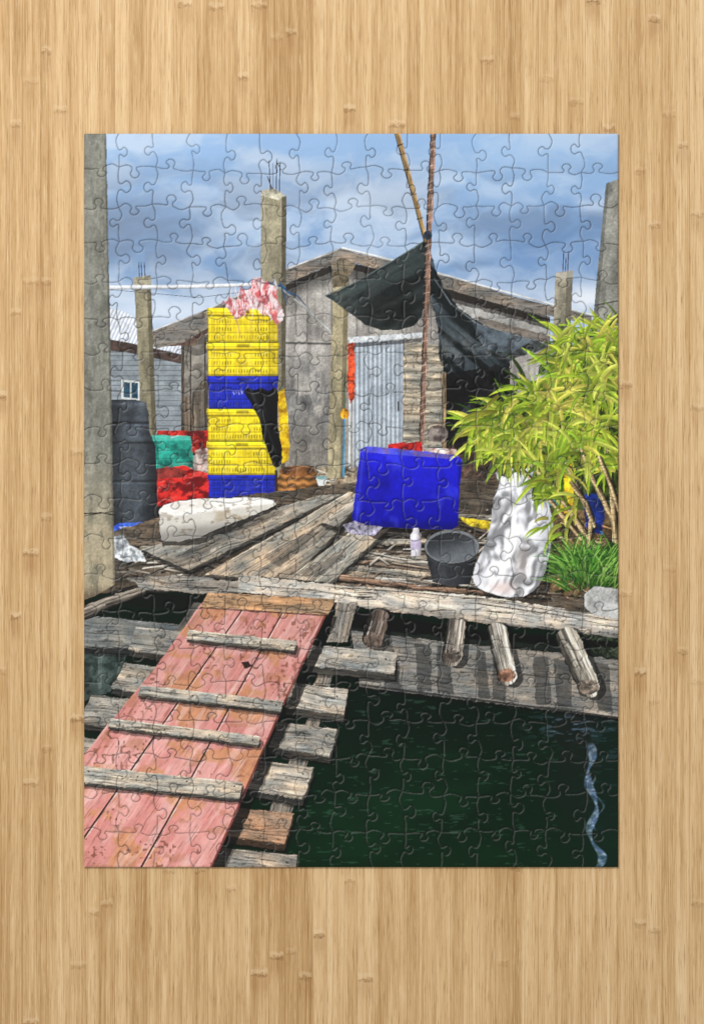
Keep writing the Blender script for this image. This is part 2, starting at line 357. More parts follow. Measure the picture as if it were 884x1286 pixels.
poly([(349,492),(357,488),(361,512),(364,560),(362,580),(354,582),(351,540)],mott((248,208,34),4,7,.4,(190,142,24)),1,.6)
begin('printed_black_jacket','black cloth draped over the crates')
def jk(X,Y):
    n=fbm((X-(Y-490)*.35)/6,Y/50,14,3); return mix(C((13,13,15)),C((54,56,62)),sst(.5,.85,n)*.7)
poly([(307,493),(312,487),(320,490),(328,487),(338,491),(346,487),(350,500),(349,520),(351,545),(355,566),(354,580),(349,587),(343,584),(339,574),(334,560),(330,548),(327,530),(321,518),(314,505)],jk,1,.6,sm=True)
begin('printed_basket','round brown wicker basket')
def bask(X,Y):
    k=.82+.26*np.sin((Y-585)/1.5+.8*np.sin(X/2.4))+.2*(fbm(X/3,Y/3,3,3)-.5); s=1.1-.55*((X-370)/30)**2; return C((184,126,70))*(k*s)[...,None]
poly([(350,598),(362,588),(388,586),(399,598),(400,612),(392,625),(370,629),(352,624),(348,612)],bask,1,.5,sm=True); ell(374,592,23,6.5,mott((128,84,48),5,5,.4,(70,44,28)),.95,.6)
stroke([(347,592),(348,626)],3.6,3.6,(54,40,28),.8,.3)
begin('printed_bowl','small white enamel bowl')
poly([(397,600),(411,600),(408,610),(400,610)],(222,226,224),1,.4); ell(404,600,7,2.4,(130,170,170))
# ================================================================== deck
begin('printed_deck','weathered wooden deck strewn with sticks')
poly([(100,680),(200,650),(262,628),(445,606),(640,600),(780,640),(780,800),(600,752),(400,742),(165,735),(100,755)],grad(wood((112,100,86),.12,44,.35,26,3,.5),lambda X,Y:.8+.4*(fbm(X/20,Y/12,4,4)-.5)),1,1.5)
for i in range(13):
    y=646+i*7.6; x0=U(424,452)-i*2.5; x1=U(560,700); b=[(180,170,154),(154,142,126),(192,182,168),(134,118,104)][i%4]; sl_=U(.0,.13)
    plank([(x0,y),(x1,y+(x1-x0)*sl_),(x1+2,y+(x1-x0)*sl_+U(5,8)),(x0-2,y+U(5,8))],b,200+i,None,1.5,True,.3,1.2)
for i in range(110):
    x,y=U(430,735),U(646,744); l=U(8,56); a=U(-.15,.3) if i%3 else U(-1,1)
    b=[(196,186,172),(152,136,118),(108,94,80),(168,140,116),(214,206,194),(88,74,64)][i%6]
    stroke([(x+1,y+2),(x+l+1,y+l*math.sin(a)+2)],2.2,1.6,(20,16,14),.5,0,.1,i)
    stroke([(x,y),(x+l,y+l*math.sin(a))],U(1.,3.4),U(1.,2.4),b,1,.5,.25,i,True,.4)
for i in range(70):
    x,y=U(146,250),U(684,728); l=U(8,36); a=U(-.5,.2)
    stroke([(x,y),(x+l,y+l*math.sin(a))],U(1.4,4.2),2,[(166,156,142),(96,86,76),(44,38,32),(186,178,166)][i%4],1,.45,.3,i)
for i in range(110):
    x,y=U(420,700),U(640,742); ell(x,y,U(.8,2.4),U(.6,1.5),[(216,208,196),(60,48,40),(150,112,80),(120,132,90)][i%4],.75,.4,i,False)
soft(585,660,26,12,(20,18,16),.5)
begin('printed_plastic_bag','crumpled white bag by the tank')
poly([(144,674),(156,672),(164,684),(176,690),(184,704),(160,706),(144,700)],mott((222,226,228),4,5,.4,(136,142,148)),1,1.5)
def dplank(p,base,seed,ang,lab='long weathered grey deck plank'):
    begin('printed_plank',lab); plank(p,base,seed,ang,4,True,.26,.9)
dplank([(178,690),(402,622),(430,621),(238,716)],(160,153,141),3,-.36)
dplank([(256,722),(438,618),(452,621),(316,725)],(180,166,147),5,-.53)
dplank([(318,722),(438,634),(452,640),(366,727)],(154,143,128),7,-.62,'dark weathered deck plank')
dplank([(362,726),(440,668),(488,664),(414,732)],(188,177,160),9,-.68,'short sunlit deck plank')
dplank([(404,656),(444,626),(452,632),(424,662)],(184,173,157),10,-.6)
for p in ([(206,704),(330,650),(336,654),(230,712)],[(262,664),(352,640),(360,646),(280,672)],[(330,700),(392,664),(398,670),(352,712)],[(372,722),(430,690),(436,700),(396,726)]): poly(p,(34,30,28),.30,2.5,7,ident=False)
# foam block
begin('printed_foam_block','dirty white foam block with broken edges')
poly([(204,686),(250,684),(348,640),(346,634),(202,660)],(14,13,12),.65,1.5,ident=False)
def foam(X,Y):
    e=Y-(651-(X-200)*.13); top=sst(-1.5,1.5,e)
    c=mix(C((248,246,241)),C((212,207,197)),top*.85); c=mix(c,C((170,150,120)),sst(.6,.85,fbm(X/26,Y/16,7,4))*.4*(.4+top))
    c=mix(c,C((120,102,78)),sst(.74,.84,fbm(X/9,Y/4.5,17,3))*.4)
    c=c*(1-.28*sst(8,24,e))[...,None]
    return c
poly([(200,642),(206,634),(222,630),(262,626),(318,625),(343,628),(347,634),(330,642),(300,654),(276,662),(252,675),(228,680),(204,679)],foam,1,1.2,9)
FOAM=cur
begin('printed_clutter','red and white scraps behind the tub')
poly([(486,558),(528,554),(532,562),(572,564),(576,578),(488,570)],lambda X,Y: np.where((X<530)[...,None],mott((220,50,46),3,5,.4,(140,28,32))(X,Y),mott((236,222,216),3,5,.4,(180,130,120))(X,Y)),1,1)
begin('printed_fan_cover','round grey metal cover by the pole')
ell(549,545,13,11,mott((132,122,116),3,7,.4,(70,60,58)),1,.5)
begin('printed_tub','large square bright blue plastic tub')
poly([(440,660),(574,668),(586,673),(470,677)],(14,12,12),.65,2,ident=False)
def tub(X,Y):
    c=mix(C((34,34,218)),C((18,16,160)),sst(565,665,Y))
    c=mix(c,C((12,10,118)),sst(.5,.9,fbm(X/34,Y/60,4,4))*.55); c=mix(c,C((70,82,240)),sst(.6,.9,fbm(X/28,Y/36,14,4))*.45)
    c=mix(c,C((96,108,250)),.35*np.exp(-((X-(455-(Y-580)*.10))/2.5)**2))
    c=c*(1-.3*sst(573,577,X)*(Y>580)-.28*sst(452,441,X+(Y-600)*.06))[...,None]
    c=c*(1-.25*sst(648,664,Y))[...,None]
    return c
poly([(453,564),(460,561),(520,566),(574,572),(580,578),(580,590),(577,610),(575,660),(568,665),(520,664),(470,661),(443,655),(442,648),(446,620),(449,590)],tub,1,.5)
poly([(455,563),(462,560),(572,571),(576,574),(560,576),(458,568)],mott((84,92,232),3,9,.3,(120,100,150)),.85,.5)
begin('printed_rag','lavender grey crumpled rag')
poly([(430,658),(446,655),(462,660),(480,662),(470,672),(450,672),(436,668)],mott((168,164,184),4,4,.5,(86,80,98)),1,1.5)
begin('printed_yellow_scrap','yellow plastic scraps on the deck')
poly([(576,650),(600,652),(622,656),(618,667),(590,660)],mott((232,204,50),4,5,.4,(150,130,40)),1,1.4)
begin('printed_bottle','white plastic bottle')
poly([(516,698),(515,672),(518,668),(519,663),(525,663),(526,668),(529,672),(528,698)],lambda X,Y: C((240,236,244))*(1-.4*sst(521,529,X)-.1*sst(519,515,X))[...,None],1,.2)
poly([(516,678),(528,678),(528,690),(516,690)],(176,158,196),.6,.3)
begin('printed_bucket','black plastic bucket')
poly([(540,732),(590,736),(604,742),(545,742)],(10,10,10),.7,1.5,ident=False)
def bk(X,Y): return mott((52,54,58),3,14,.2,(42,44,48),.06)(X,Y)*(1.15-.6*sst(566,600,X)-.35*sst(550,536,X)+.3*G(X,Y,556,710,5,60))[...,None]
poly([(532,684),(602,685),(597,706),(590,733),(566,736),(543,731),(537,708)],bk,1,.2)
stroke([(536,700),(566,712),(598,701)],1.2,1.2,(84,88,92),.6,0)
ell(567,687,35,22,(34,35,38)); ell(567,686.5,34.2,21,(122,126,130)); ell(567,687.5,31.5,18.8,lambda X,Y: mix(C((46,48,52)),C((112,118,124)),sst(668,706,Y+.3*(X-567))))
# ================================================================== water and under-deck
WAT=begin('printed_water','dark green still water')
def water(X,Y):
    n=fbm(X/110,Y/60,6,3); c=mix(C((4,30,15)),C((8,42,21)),sst(.35,.8,n))
    c=mix(c,C((3,17,10)),sst(985,860,Y)*.8); c=mix(c,C((7,42,16)),.45*sst(1000,1090,Y))
    c=mix(c,C((14,34,30)),.5*sst(640,776,X))
    e=X+5*np.sin(Y/11)+2*np.sin(Y/4.3); rf=sst(694,702,e)*sst(752,744,e)*sst(1090,900,Y); c=mix(c,C((24,27,24)),rf*.6)
    return c
poly([(100,745),(420,740),(780,790),(780,1095),(100,1095)],water)
poly([(107,815),(165,815),(140,870),(107,880)],mott((84,98,94),3,10,.4,(40,52,48)),.9,2)
stroke([(127,818),(126,862)],5,5,(150,160,160),.3,0)
def rip(X,Y):
    t=(Y-930)/155; cx=738+7*np.sin(t*15)*(.4+t*.7)+t*10+4*(fbm(Y/14,Y*0,7,2)-.5); d=np.abs(X-cx)
    wd=1.2+4.2*np.abs(np.sin(t*11+.6))**1.5
    d2=np.abs(X-(cx+5+4*np.sin(t*27))); 
    return np.clip((sst(wd+1.5,wd-1,d)*.75+sst(2.2,.4,d2)*.45*sst(.45,.6,fbm(X/20,Y/7,9,2)))*sst(0,.06,t)*(.45+.75*fbm(X/7,Y/6,77,3)),0,.9)
poly([(705,925),(776,925),(776,1090),(705,1090)],lambda X,Y: mix(C((104,132,172)),C((176,198,224)),sst(.4,.7,fbm(X/6,Y/4,83,3))),rip,0,ident=False)
def rip2(X,Y): return .5*sst(.60,.74,fbm(X/11,Y/3,91,3))*G(X,Y,715,912,46,18)+.16*sst(.62,.8,fbm(X/16,Y/4,97,3))*sst(700,776,X)*sst(1085,940,Y)
poly([(640,880),(776,895),(776,1090),(640,1090)],(128,154,190),rip2,0,ident=False)
poly([(355,860),(700,890),(700,1090),(355,1090)],(96,130,110),lambda X,Y:.3*sst(.80,.88,fbm(X/14,Y/2.6,101,3)),0,ident=False)
def beam(p,base,seed,lab='grey weathered support beam',ang=None,th=6):
    begin('printed_beam',lab); plank(p,base,seed,ang,th,True,.24,.8)
beam([(100,772),(262,788),(262,818),(100,812)],(118,121,119),51,'blue-grey beam under the deck')
beam([(440,786),(776,820),(776,902),(452,862)],(136,133,127),52,'wide grey support beam over the water',.11,0)
for x in (480,520,548,598,618,668,694,745):
    y0_=800+(x-455)*.11
    poly([(x,y0_),(x+U(10,22),y0_+2),(x+U(14,26),y0_+62),(x+U(0,6),y0_+60)],(38,40,40),.5,1.5,ident=False)
stroke([(462,824),(620,843),(776,859)],1.2,1.2,(50,46,42),.7,0,.3,2,False); stroke([(455,860),(776,901)],2.6,2.6,(40,40,38),.8,0,.2,2,False)
poly([(440,768),(776,808),(776,828),(560,806),(440,792)],(12,20,16),.88,1.5)
poly([(728,790),(776,796),(776,826),(745,820)],mott((72,82,60),3,3,.5,(22,30,20)),.8,2)
begin('printed_log','long split grey log at the deck edge')
poly([(160,742),(400,760),(600,792),(776,806),(776,814),(560,800),(160,760)],(10,12,10),.8,1.5,ident=False)
poly([(160,726),(230,722),(320,734),(300,748),(180,740)],wood((156,148,137),.08,61,.32,50,2.4,.5),1,1.5)
poly([(300,722),(420,734),(600,748),(776,776),(776,801),(690,790),(600,782),(470,764),(380,750),(300,744)],grad(wood((204,194,180),.1,63,.28,60,2.6,.6),lambda X,Y:1.05-.55*sst(12,38,Y-(722+(X-300)*.11))),1,1.5)
stroke([(430,738),(520,744),(600,752),(776,780)],1.5,1,(70,60,52),.8,0,.4,2,False); stroke([(600,758),(700,772),(776,788)],2,.8,(80,70,60),.7,0,.4,2,False); stroke([(330,736),(400,742),(460,752)],1.5,.8,(80,70,60),.7,0,.4,2,False)
begin('printed_log','thin brown pole along the deck edge')
stroke([(430,726),(520,738),(640,748)],8,6,(142,114,94),1,.75,.3,3,True,1.)
begin('printed_log','dark round log under the deck')
stroke([(108,770),(140,756),(176,744)],17,13,(130,121,110),1,.85,.35,6,True,1.)
begin('printed_beam','tilted grey post below the deck')
poly([(244,756),(258,758),(226,812),(210,808)],wood((104,100,92),2.1,7,.35),1,1)
def logend(x0,y0,x1,y1,w,base,seed,face):
    begin('printed_log','round log end jutting over the beam')
    stroke([(x0+6,y0),(x1+8,y1+3)],w,w,(10,10,10),.55,0,.1,seed,False)
    stroke([(x0,y0),(x1,y1)],w,w,base,1,.7,.28,seed,True,1.4)
    ell(x1,y1,w*.45,w*.34,mott(face,seed,4,.5,tuple(v*.6 for v in face),.15),.95,1.,seed)
    ell(x1,y1,w*.2,w*.14,tuple(v*.6 for v in face),.5,.5,seed)
    for k in range(7):
        q=U(-.35,.35)*w; stroke([(x0+q,y0+4),(x1+q,y1-5)],1.,.8,(60,54,48) if k%2 else (220,214,204),.4,0,.3,k,False)
for p in ([(424,756),(448,758),(436,806),(410,806)],[(402,838),(420,840),(414,862),(394,860)],[(388,900),(404,902),(398,916),(382,914)],[(366,946),(390,950),(384,964),(362,962)],[(344,1000),(372,1004),(366,1020),(340,1018)]):
    begin('printed_stringer','grey log carrying the walkway'); poly(p,wood((148,139,127),1.8,int(p[0][0]),.4),1,1.2)
logend(474,776,468,802,26,(112,98,88),71,(120,104,92))
logend(572,788,567,824,25,(172,161,148),72,(100,90,82))
logend(624,794,636,848,25,(210,201,186),73,(168,122,98))
logend(712,802,738,862,29,(204,195,178),74,(138,124,110))
for k,p in enumerate(([(172,787),(236,794),(226,826),(162,816)],[(158,832),(200,838),(186,872),(140,864)],[(116,872),(166,878),(150,914),(100,908)],[(100,924),(128,930),(118,952),(100,952)])):
    begin('printed_sleeper','short grey cross timber under the ramp'); plank(p,(158,152,141),80+k,.12,7,True,.28,1.1)
bs=[(188,181,169),(192,184,171),(176,168,155),(186,177,163),(172,138,112),(166,156,143)]
for k,p in enumerate(([(390,810),(498,819),(495,846),(384,836)],[(366,857),(437,866),(432,898),(358,888)],[(350,906),(424,916),(414,950),(338,938)],[(328,955),(394,963),(380,1004),(310,990)],[(300,1014),(369,1021),(357,1060),(286,1050)],[(280,1064),(374,1074),(371,1092),(266,1092)])):
    begin('printed_sleeper','grey cross timber jutting beside the ramp' if k!=4 else 'rust-brown cross timber beside the ramp'); plank(p,bs[k],90+k,.12,8,True,.28,1.1)
    x,y=p[1]; stroke([(x-14,y+8),(x-13,y+9)],2.2,2,(50,44,40),.9,0,.1,1,False)
    x,y=p[0]; poly([(x-4,y-2),(x+16,y+1),(x+4,y+30),(x-14,y+28)],(20,18,18),.4,2,ident=False)
RAMP=begin('printed_ramp','worn pink painted wooden ramp')
poly([(412,772),(424,774),(280,1095),(262,1095)],(8,8,8),.65,1.5,ident=False)
def ramp(X,Y):
    ang=2.17; ca,sa=math.cos(ang),math.sin(ang); u=X*ca+Y*sa; v=-X*sa+Y*ca
    n=fbm(X/38,Y/26,6,5); g_=fbm(u/80,v/3,8,3)
    c=mix(C((233,170,162)),C((220,146,138)),sst(.3,.75,fbm(u/50,v/18,3,4)))
    c=mix(c,C((212,150,104)),sst(.5,.7,n)*.75)
    c=mix(c,C((180,122,90)),sst(.62,.82,fbm(X/16,Y/12,12,5))*.45)
    c=mix(c,C((243,208,202)),sst(.6,.8,fbm(u/40,v/8,22,4))*.4)
    c=c*(.94+.10*(g_-.5)+.08*sst(780,1000,Y))[...,None]
    spots=sst(.74,.82,vn(X/3.4,Y/3.4,3))*sst(.5,.7,fbm(X/40,Y/40,7,3)); c=mix(c,C((116,66,50)),spots*.6)
    return mix(c,C((110,66,56)),.35*sst(.76,.86,fbm(u/26,v/1.5,52,3)))
poly([(253,758),(410,769),(386,822),(356,884),(320,965),(292,1030),(264,1092),(100,1092),(100,955),(138,908),(196,838)],ramp,1,.6)
for pts in ([(307,762),(232,870),(170,960),(106,1052)],[(357,765),(290,885),(236,985),(176,1092)]):
    stroke(pts,1.8,2.6,(60,30,28),.95,0,.2,3,False); stroke([(x+2.2,y) for x,y in pts],1.,1.2,(246,204,196),.6,0,.3,3,False)
stroke([(410,769),(356,884),(292,1030),(264,1092)],2.6,3.4,(120,60,56),.8,0,.2,3,False)
poly([(303,832),(313,830),(317,836),(309,840)],(40,28,26),.95,1,ident=False)
begin('printed_plank','tan board across the top of the ramp')
poly([(262,744),(422,752),(412,772),(252,762)],wood((188,150,114),.06,77,.28,50,2.6),1,.8); stroke([(252,763),(412,773)],2,2,(60,36,30),.7,0,.2,3,False)
for k,p in enumerate(([(238,791),(373,805),(370,817),(234,802)],[(178,860),(356,880),(352,893),(173,872)],[(140,902),(327,924),(324,935),(136,912)],[(100,961),(305,982),(300,1003),(100,982)])):
    begin('printed_cleat','grey wooden cleat nailed across the ramp'); plank(p,(196,186,170),110+k,.11,3,True,.26,.8)
    for t in (.06,.36,.66,.95):
        x=p[0][0]+(p[1][0]-p[0][0])*t; y=p[0][1]+(p[1][1]-p[0][1])*t+6; ell(x,y,1.3,1.2,(64,44,36),.85,0,1,False)
# ================================================================== right side
pillar([(760,231),(780,223),(780,620),(735,620),(744,400)],(142,142,134),17,'large grey concrete pillar beside the plants')
poly([(760,231),(764,229),(750,400),(744,400)],(66,68,66),.4,ident=False); stroke([(746,384),(776,378)],2,2,(56,56,54),.7,0,.1,1,False)
begin('printed_soil','dark soil and dry leaves under plants')
poly([(600,560),(640,510),(680,470),(720,450),(776,440),(776,750),(700,745),(670,700),(640,610)],mott((70,84,38),6,8,.5,(24,32,16)),1,6,9)
poly([(690,640),(776,640),(776,748),(730,748),(690,742)],mott((112,90,62),6,5,.5,(44,36,26)),.95,4)
for i in range(90):
    x,y=U(672,770),U(650,748); stroke([(x,y),(x+U(4,14),y+U(-5,5))],U(1.2,3),1,[(170,128,88),(82,64,48),(196,170,128)][i%3],1,.4,.2,i)
begin('printed_life_jacket','yellow life jacket behind the plant')
poly([(704,580),(716,570),(721,590),(719,640),(704,648),(700,610)],mott((242,220,46),4,7,.4,(206,160,36)),1,1)
begin('printed_container','blue barrel behind plant stems')
poly([(728,620),(758,622),(756,672),(736,664)],mott((34,58,150),4,7,.5,(18,28,74)),1,1.5)
begin('printed_bottle','teal bottle behind the leaves')
poly([(682,620),(702,624),(700,636),(684,634)],(50,160,160),.9,.8)
SACK=begin('printed_sack','white crumpled plastic sack standing on the deck')
poly([(600,738),(660,748),(684,700),(702,710),(686,748),(610,752)],(12,12,12),.6,2,ident=False)
def sack(X,Y):
    wx_=X+18*(fbm(X/24,Y/24,71,2)-.5); wy_=Y+18*(fbm(X/24,Y/24,75,2)-.5)
    h=lambda x,y: fbm((x+y*.3)/26,(y-x*.3)/44,6,3)*1.4+.5*np.abs(fbm((x-y*.4)/20,(y+x*.3)/34,46,2)-.5)
    g=(h(wx_+1.2,wy_+1.2)-h(wx_-1.2,wy_-1.2))
    c=C((232,233,238))*np.clip(.98-2.4*g,.62,1.12)[...,None]
    c=c*(1-.22*sst(668,694,X+.1*(Y-650))-.10*sst(622,602,X-(690-Y)*.16))[...,None]
    c=mix(c,C((218,168,146)),.4*G(X,Y,630,738,16,8)); c=mix(c,C((200,182,170)),.35*G(X,Y,655,706,10,24))
    return c
poly([(626,608),(622,594),(632,598),(640,587),(650,594),(663,588),(672,600),(682,614),(689,636),(693,660),(690,690),(682,722),(669,742),(648,750),(620,746),(600,738),(594,724),(600,702),(609,682),(615,660),(619,630)],sack,1,.8,8,1,True,True)
stroke([(622,616),(640,611),(660,611),(680,618)],1.6,1.2,(160,163,172),.6,0,.1,1,False)
for k in range(8): stroke([(630+k*5,597+abs(k-4)*.6),(628+k*6,612),(623+k*7.6,632)],1.1,.5,(176,179,188) if k%2 else (255,255,255),.6,0,.1,1,False)
def leaf(x,y,a,l,w,col,droop):
    n=7; c=[]; px,py=x,y; aa=a
    for k in range(n+1):
        c.append((px,py)); px+=math.cos(aa)*l/n; py+=math.sin(aa)*l/n
        aa+= droop*(1 if math.cos(aa)>=0 else -1)/n
    L_=[];R_=[]
    for k in range(n+1):
        t=k/n; ww=w*.5*(math.sin(math.pi*min(1,t*.7+.22))**.6)*(1-t**5); q=c[min(k+1,n)]; p=c[max(k-1,0)]
        dx,dy=q[0]-p[0],q[1]-p[1]; L=math.hypot(dx,dy)+1e-6; L_.append((c[k][0]-dy/L*ww,c[k][1]+dx/L*ww)); R_.append((c[k][0]+dy/L*ww,c[k][1]-dx/L*ww))
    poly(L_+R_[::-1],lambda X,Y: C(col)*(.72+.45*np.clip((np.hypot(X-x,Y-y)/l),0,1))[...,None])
    if w>2.4: poly(L_+c[::-1],tuple(v*.66 for v in col),.5)
def clump(cx,cy,n,l,pal,spread=2*math.pi,a0=0,w=(3.0,5.8)):
    for i in range(n):
        a=a0+U(-spread/2,spread/2); ll=l*U(.5,1.15); col=pal[int(U(0,len(pal)))]; k=U(.78,1.14)
        leaf(cx+U(-15,15),cy+U(-13,13),a,ll,U(*w),tuple(min(255,v*k) for v in col),U(.2,1.7))
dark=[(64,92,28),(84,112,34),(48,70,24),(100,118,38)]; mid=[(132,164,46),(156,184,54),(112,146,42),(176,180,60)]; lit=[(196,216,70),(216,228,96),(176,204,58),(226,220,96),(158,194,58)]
begin('printed_plant','bright green plant with long strap leaves')
def stem(p,w,s):
    stroke([(x+2,y+1) for x,y in p],w,w*.8,(26,24,16),.6,0,.1,s); stroke(p,w,w*.8,(190,164,122),1,.75,.3,s,True,.5)
    for i in range(len(p)-1):
        for t in np.linspace(.05,.95,8):
            x=p[i][0]+(p[i+1][0]-p[i][0])*t; y=p[i][1]+(p[i+1][1]-p[i][1])*t; stroke([(x-w*.4,y+.5),(x+w*.4,y-.5)],.8,.8,(102,82,56),.6,0,.1,1,False)
cl=[(738,445),(764,470),(700,468),(672,494),(722,505),(640,520),(612,542),(664,545),(698,552),(752,535),(768,430),(642,560),(690,588),(768,580),(716,440),(684,520),(745,485),(730,560)]
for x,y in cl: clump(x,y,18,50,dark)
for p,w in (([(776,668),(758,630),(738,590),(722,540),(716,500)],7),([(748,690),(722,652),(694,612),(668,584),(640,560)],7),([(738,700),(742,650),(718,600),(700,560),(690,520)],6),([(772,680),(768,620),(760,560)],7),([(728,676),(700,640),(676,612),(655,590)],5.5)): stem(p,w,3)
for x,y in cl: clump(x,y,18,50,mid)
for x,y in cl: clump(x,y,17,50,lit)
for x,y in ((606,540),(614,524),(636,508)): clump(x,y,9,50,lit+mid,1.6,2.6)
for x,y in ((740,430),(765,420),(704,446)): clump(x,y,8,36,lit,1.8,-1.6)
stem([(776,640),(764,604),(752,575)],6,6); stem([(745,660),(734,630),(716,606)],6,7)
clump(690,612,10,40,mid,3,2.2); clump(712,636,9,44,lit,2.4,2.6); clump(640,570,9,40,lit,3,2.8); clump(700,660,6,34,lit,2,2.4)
begin('printed_grass','tuft of long thin green grass')
poly([(706,704),(730,688),(776,684),(776,742),(740,738),(716,726)],mott((44,80,30),3,5,.5,(24,44,18)),.8,4)
for i in range(520):
    x,y=U(708,778),U(706,744); col=[(104,172,60),(66,128,44),(156,204,96),(40,92,34)][i%4]
    leaf(x,y,-1.57+(x-742)/60+U(-.55,.55),U(22,50),U(.9,1.7),tuple(v*(.55+.45*(i/520)) for v in col),U(.2,1.1))
begin('printed_stone','pale stone at the deck edge')
poly([(732,746),(746,737),(776,740),(776,777),(745,772),(734,762)],mott((206,206,204),4,12,.3,(164,164,160)),1,1.2)
begin('printed_concrete_pillar','tall foreground concrete pillar with tied wire')
def fp(X,Y):
    c=mix(C((126,126,117)),C((174,162,135)),sst(540,700,Y)); n=fbm(X/9,Y/50,5,4); c=c*(.87+.28*n)[...,None]
    c=mix(c,C((86,88,78)),sst(.6,.84,fbm(X/7,Y/22,15,5))*.42); c=mix(c,C((72,60,46)),sst(730,752,Y)*.7)
    c=mix(c,C((196,190,172)),.2*sst(.64,.76,fbm(X/4,Y/9,25,4)))
    return c*(1+.12*(fbm(X/1.5,Y/1.5,2,2)-.5)-.28*sst(3,.5,np.abs(X-(134+(Y-169)*.019))))[...,None]
poly([(100,160),(134,160),(139,400),(145,734),(120,748),(100,756)],fp,1,.4)
stroke([(106,645),(128,644),(145,647)],1.8,1.8,(40,36,32),1,0); stroke([(106,648),(145,642)],1.1,1.1,(60,50,44),1,0)
def blur(a,k):
    b=a.copy()
    for ax in (0,1):
        p=np.concatenate([np.repeat(b.take([0],ax),k,ax),b,np.repeat(b.take([-1],ax),k,ax)],ax); cs=np.cumsum(p,ax,dtype=np.float64)
        z=np.zeros_like(cs.take([0],ax)); cs=np.concatenate([z,cs],ax); n=b.shape[ax]
        b=((cs.take(range(2*k+1,2*k+1+n),ax)-cs.take(range(0,n),ax))/(2*k+1)).astype(np.float32)
    return b
FX,FY=np.meshgrid(X0+(np.arange(cw)+.5)/SS,Y0+(np.arange(ch)+.5)/SS)
tx=((IDM>1)&(IDM!=WAT)).astype(np.float32); tx[(IDM==SACK)|(IDM==FOAM)|(IDM==RAMP)]=.4
CAN=CAN*(1+tx*(.13*(fbm(FX/2.2,FY/2.0,121,3)-.5)+.15*(fbm(FX/11,FY/8,131,4)-.5)))[...,None]
b_=blur(CAN,2); CAN=CAN+.36*(CAN-b_)
CAN=CAN*(1+.03*(R.random((ch,cw,1)).astype(np.float32)-.5))
CAN=np.clip(CAN,0.008,1)
print('painted',time.time()-T0)
LIN=np.where(CAN<=.04045,CAN/12.92,((CAN+.055)/1.055)**2.4).astype(np.float32)
P_=np.pad(LIN,((1,1),(1,1),(0,0)),'edge')
V=(P_[0::2,0::2]+P_[1::2,0::2]+P_[0::2,1::2]+P_[1::2,1::2])/4
cell=IDM[1::2,1::2]
# ------------------------------------------------------------------ die cut
NC,NR=15,20
nodes=np.zeros((NR+1,NC+1,2))
for r in range(NR+1):
    for c in range(NC+1):
        x=W*c/NC; y=H*r/NR
        if 0<c<NC: x+=U(-4.2,4.2)
        if 0<r<NR: y+=U(-4.2,4.2)
        nodes[r,c]=(x,y)
def tab():
    k=U(.8,1.08); o=U(-.09,.09); b=U(-.07,.07); s=U(.85,1.1); t=U(-.03,.03)
    return np.array([(0,0),(.2,-.035+b),(.5-.10*s+o,-.005+b*.3),(.5-.075*s+o,.075*k),(.5-.135*s+o+t,.165*k),(.5-.085*s+o+t,.25*k),(.5+o+t,.275*k),(.5+.085*s+o+t,.25*k),(.5+.135*s+o+t,.165*k),(.5+.075*s+o,.075*k),(.5+.10*s+o,-.005-b*.3),(.8,-.035-b),(1,0)])
def cr(P,n=14):
    P=np.vstack([2*P[0]-P[1],P,2*P[-1]-P[-2]]); out=[]
    t=np.linspace(0,1,n,endpoint=False)[:,None]
    for i in range(1,len(P)-2):
        a,b,c,d=P[i-1],P[i],P[i+1],P[i+2]
        out.append(.5*((2*b)+(-a+c)*t+(2*a-5*b+4*c-d)*t*t+(-a+3*b-3*c+d)*t**3))
    return np.vstack(out)
pts=[]
def edge(A,B):
    d=B-A; n=np.array([-d[1],d[0]])*(1 if U(0,1)>.5 else -1); T=tab(); pts.append(cr(A+T[:,:1]*d+T[:,1:]*n))
for r in range(1,NR):
    for c in range(NC): edge(nodes[r,c],nodes[r,c+1])
for c in range(1,NC):
    for r in range(NR): edge(nodes[r,c],nodes[r+1,c])
pts=np.vstack(pts)
D=np.full((H+1,W+1),9.,np.float32); D2=D.copy()
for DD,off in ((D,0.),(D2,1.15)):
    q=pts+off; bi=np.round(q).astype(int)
    for dy in range(-3,4):
        for dx in range(-3,4):
            ix=bi[:,0]+dx; iy=bi[:,1]+dy; ok=(ix>=0)&(ix<=W)&(iy>=0)&(iy<=H)
            np.minimum.at(DD,(iy[ok],ix[ok]),np.hypot(ix-q[:,0],iy-q[:,1])[ok])
TH=0.0020
Z=TH-0.00028*np.exp(-(D/.95)**2)
jj,ii=np.mgrid[0:H+1,0:W+1]
bd=np.minimum(np.minimum(ii,W-ii),np.minimum(jj,H-jj))
Z=Z-np.where(bd==0,.0005,np.where(bd==1,.00012,0))
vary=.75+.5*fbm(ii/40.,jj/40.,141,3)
cut_shade=(np.exp(-(D/.70)**4)*.66*np.clip(vary,.6,1.2))[...,None]  # groove shade painted into the ink colour along each cut
lip_shine=(np.exp(-(D2/.65)**2)*(D>.7))[...,None]*.10  # painted highlight on the lamp-facing side of each cut, blended into the ink
V=V*(1-lip_shine)+np.array([.62,.62,.60])*lip_shine
V=V*(1-cut_shade)+np.array([.010,.010,.010])*cut_shade
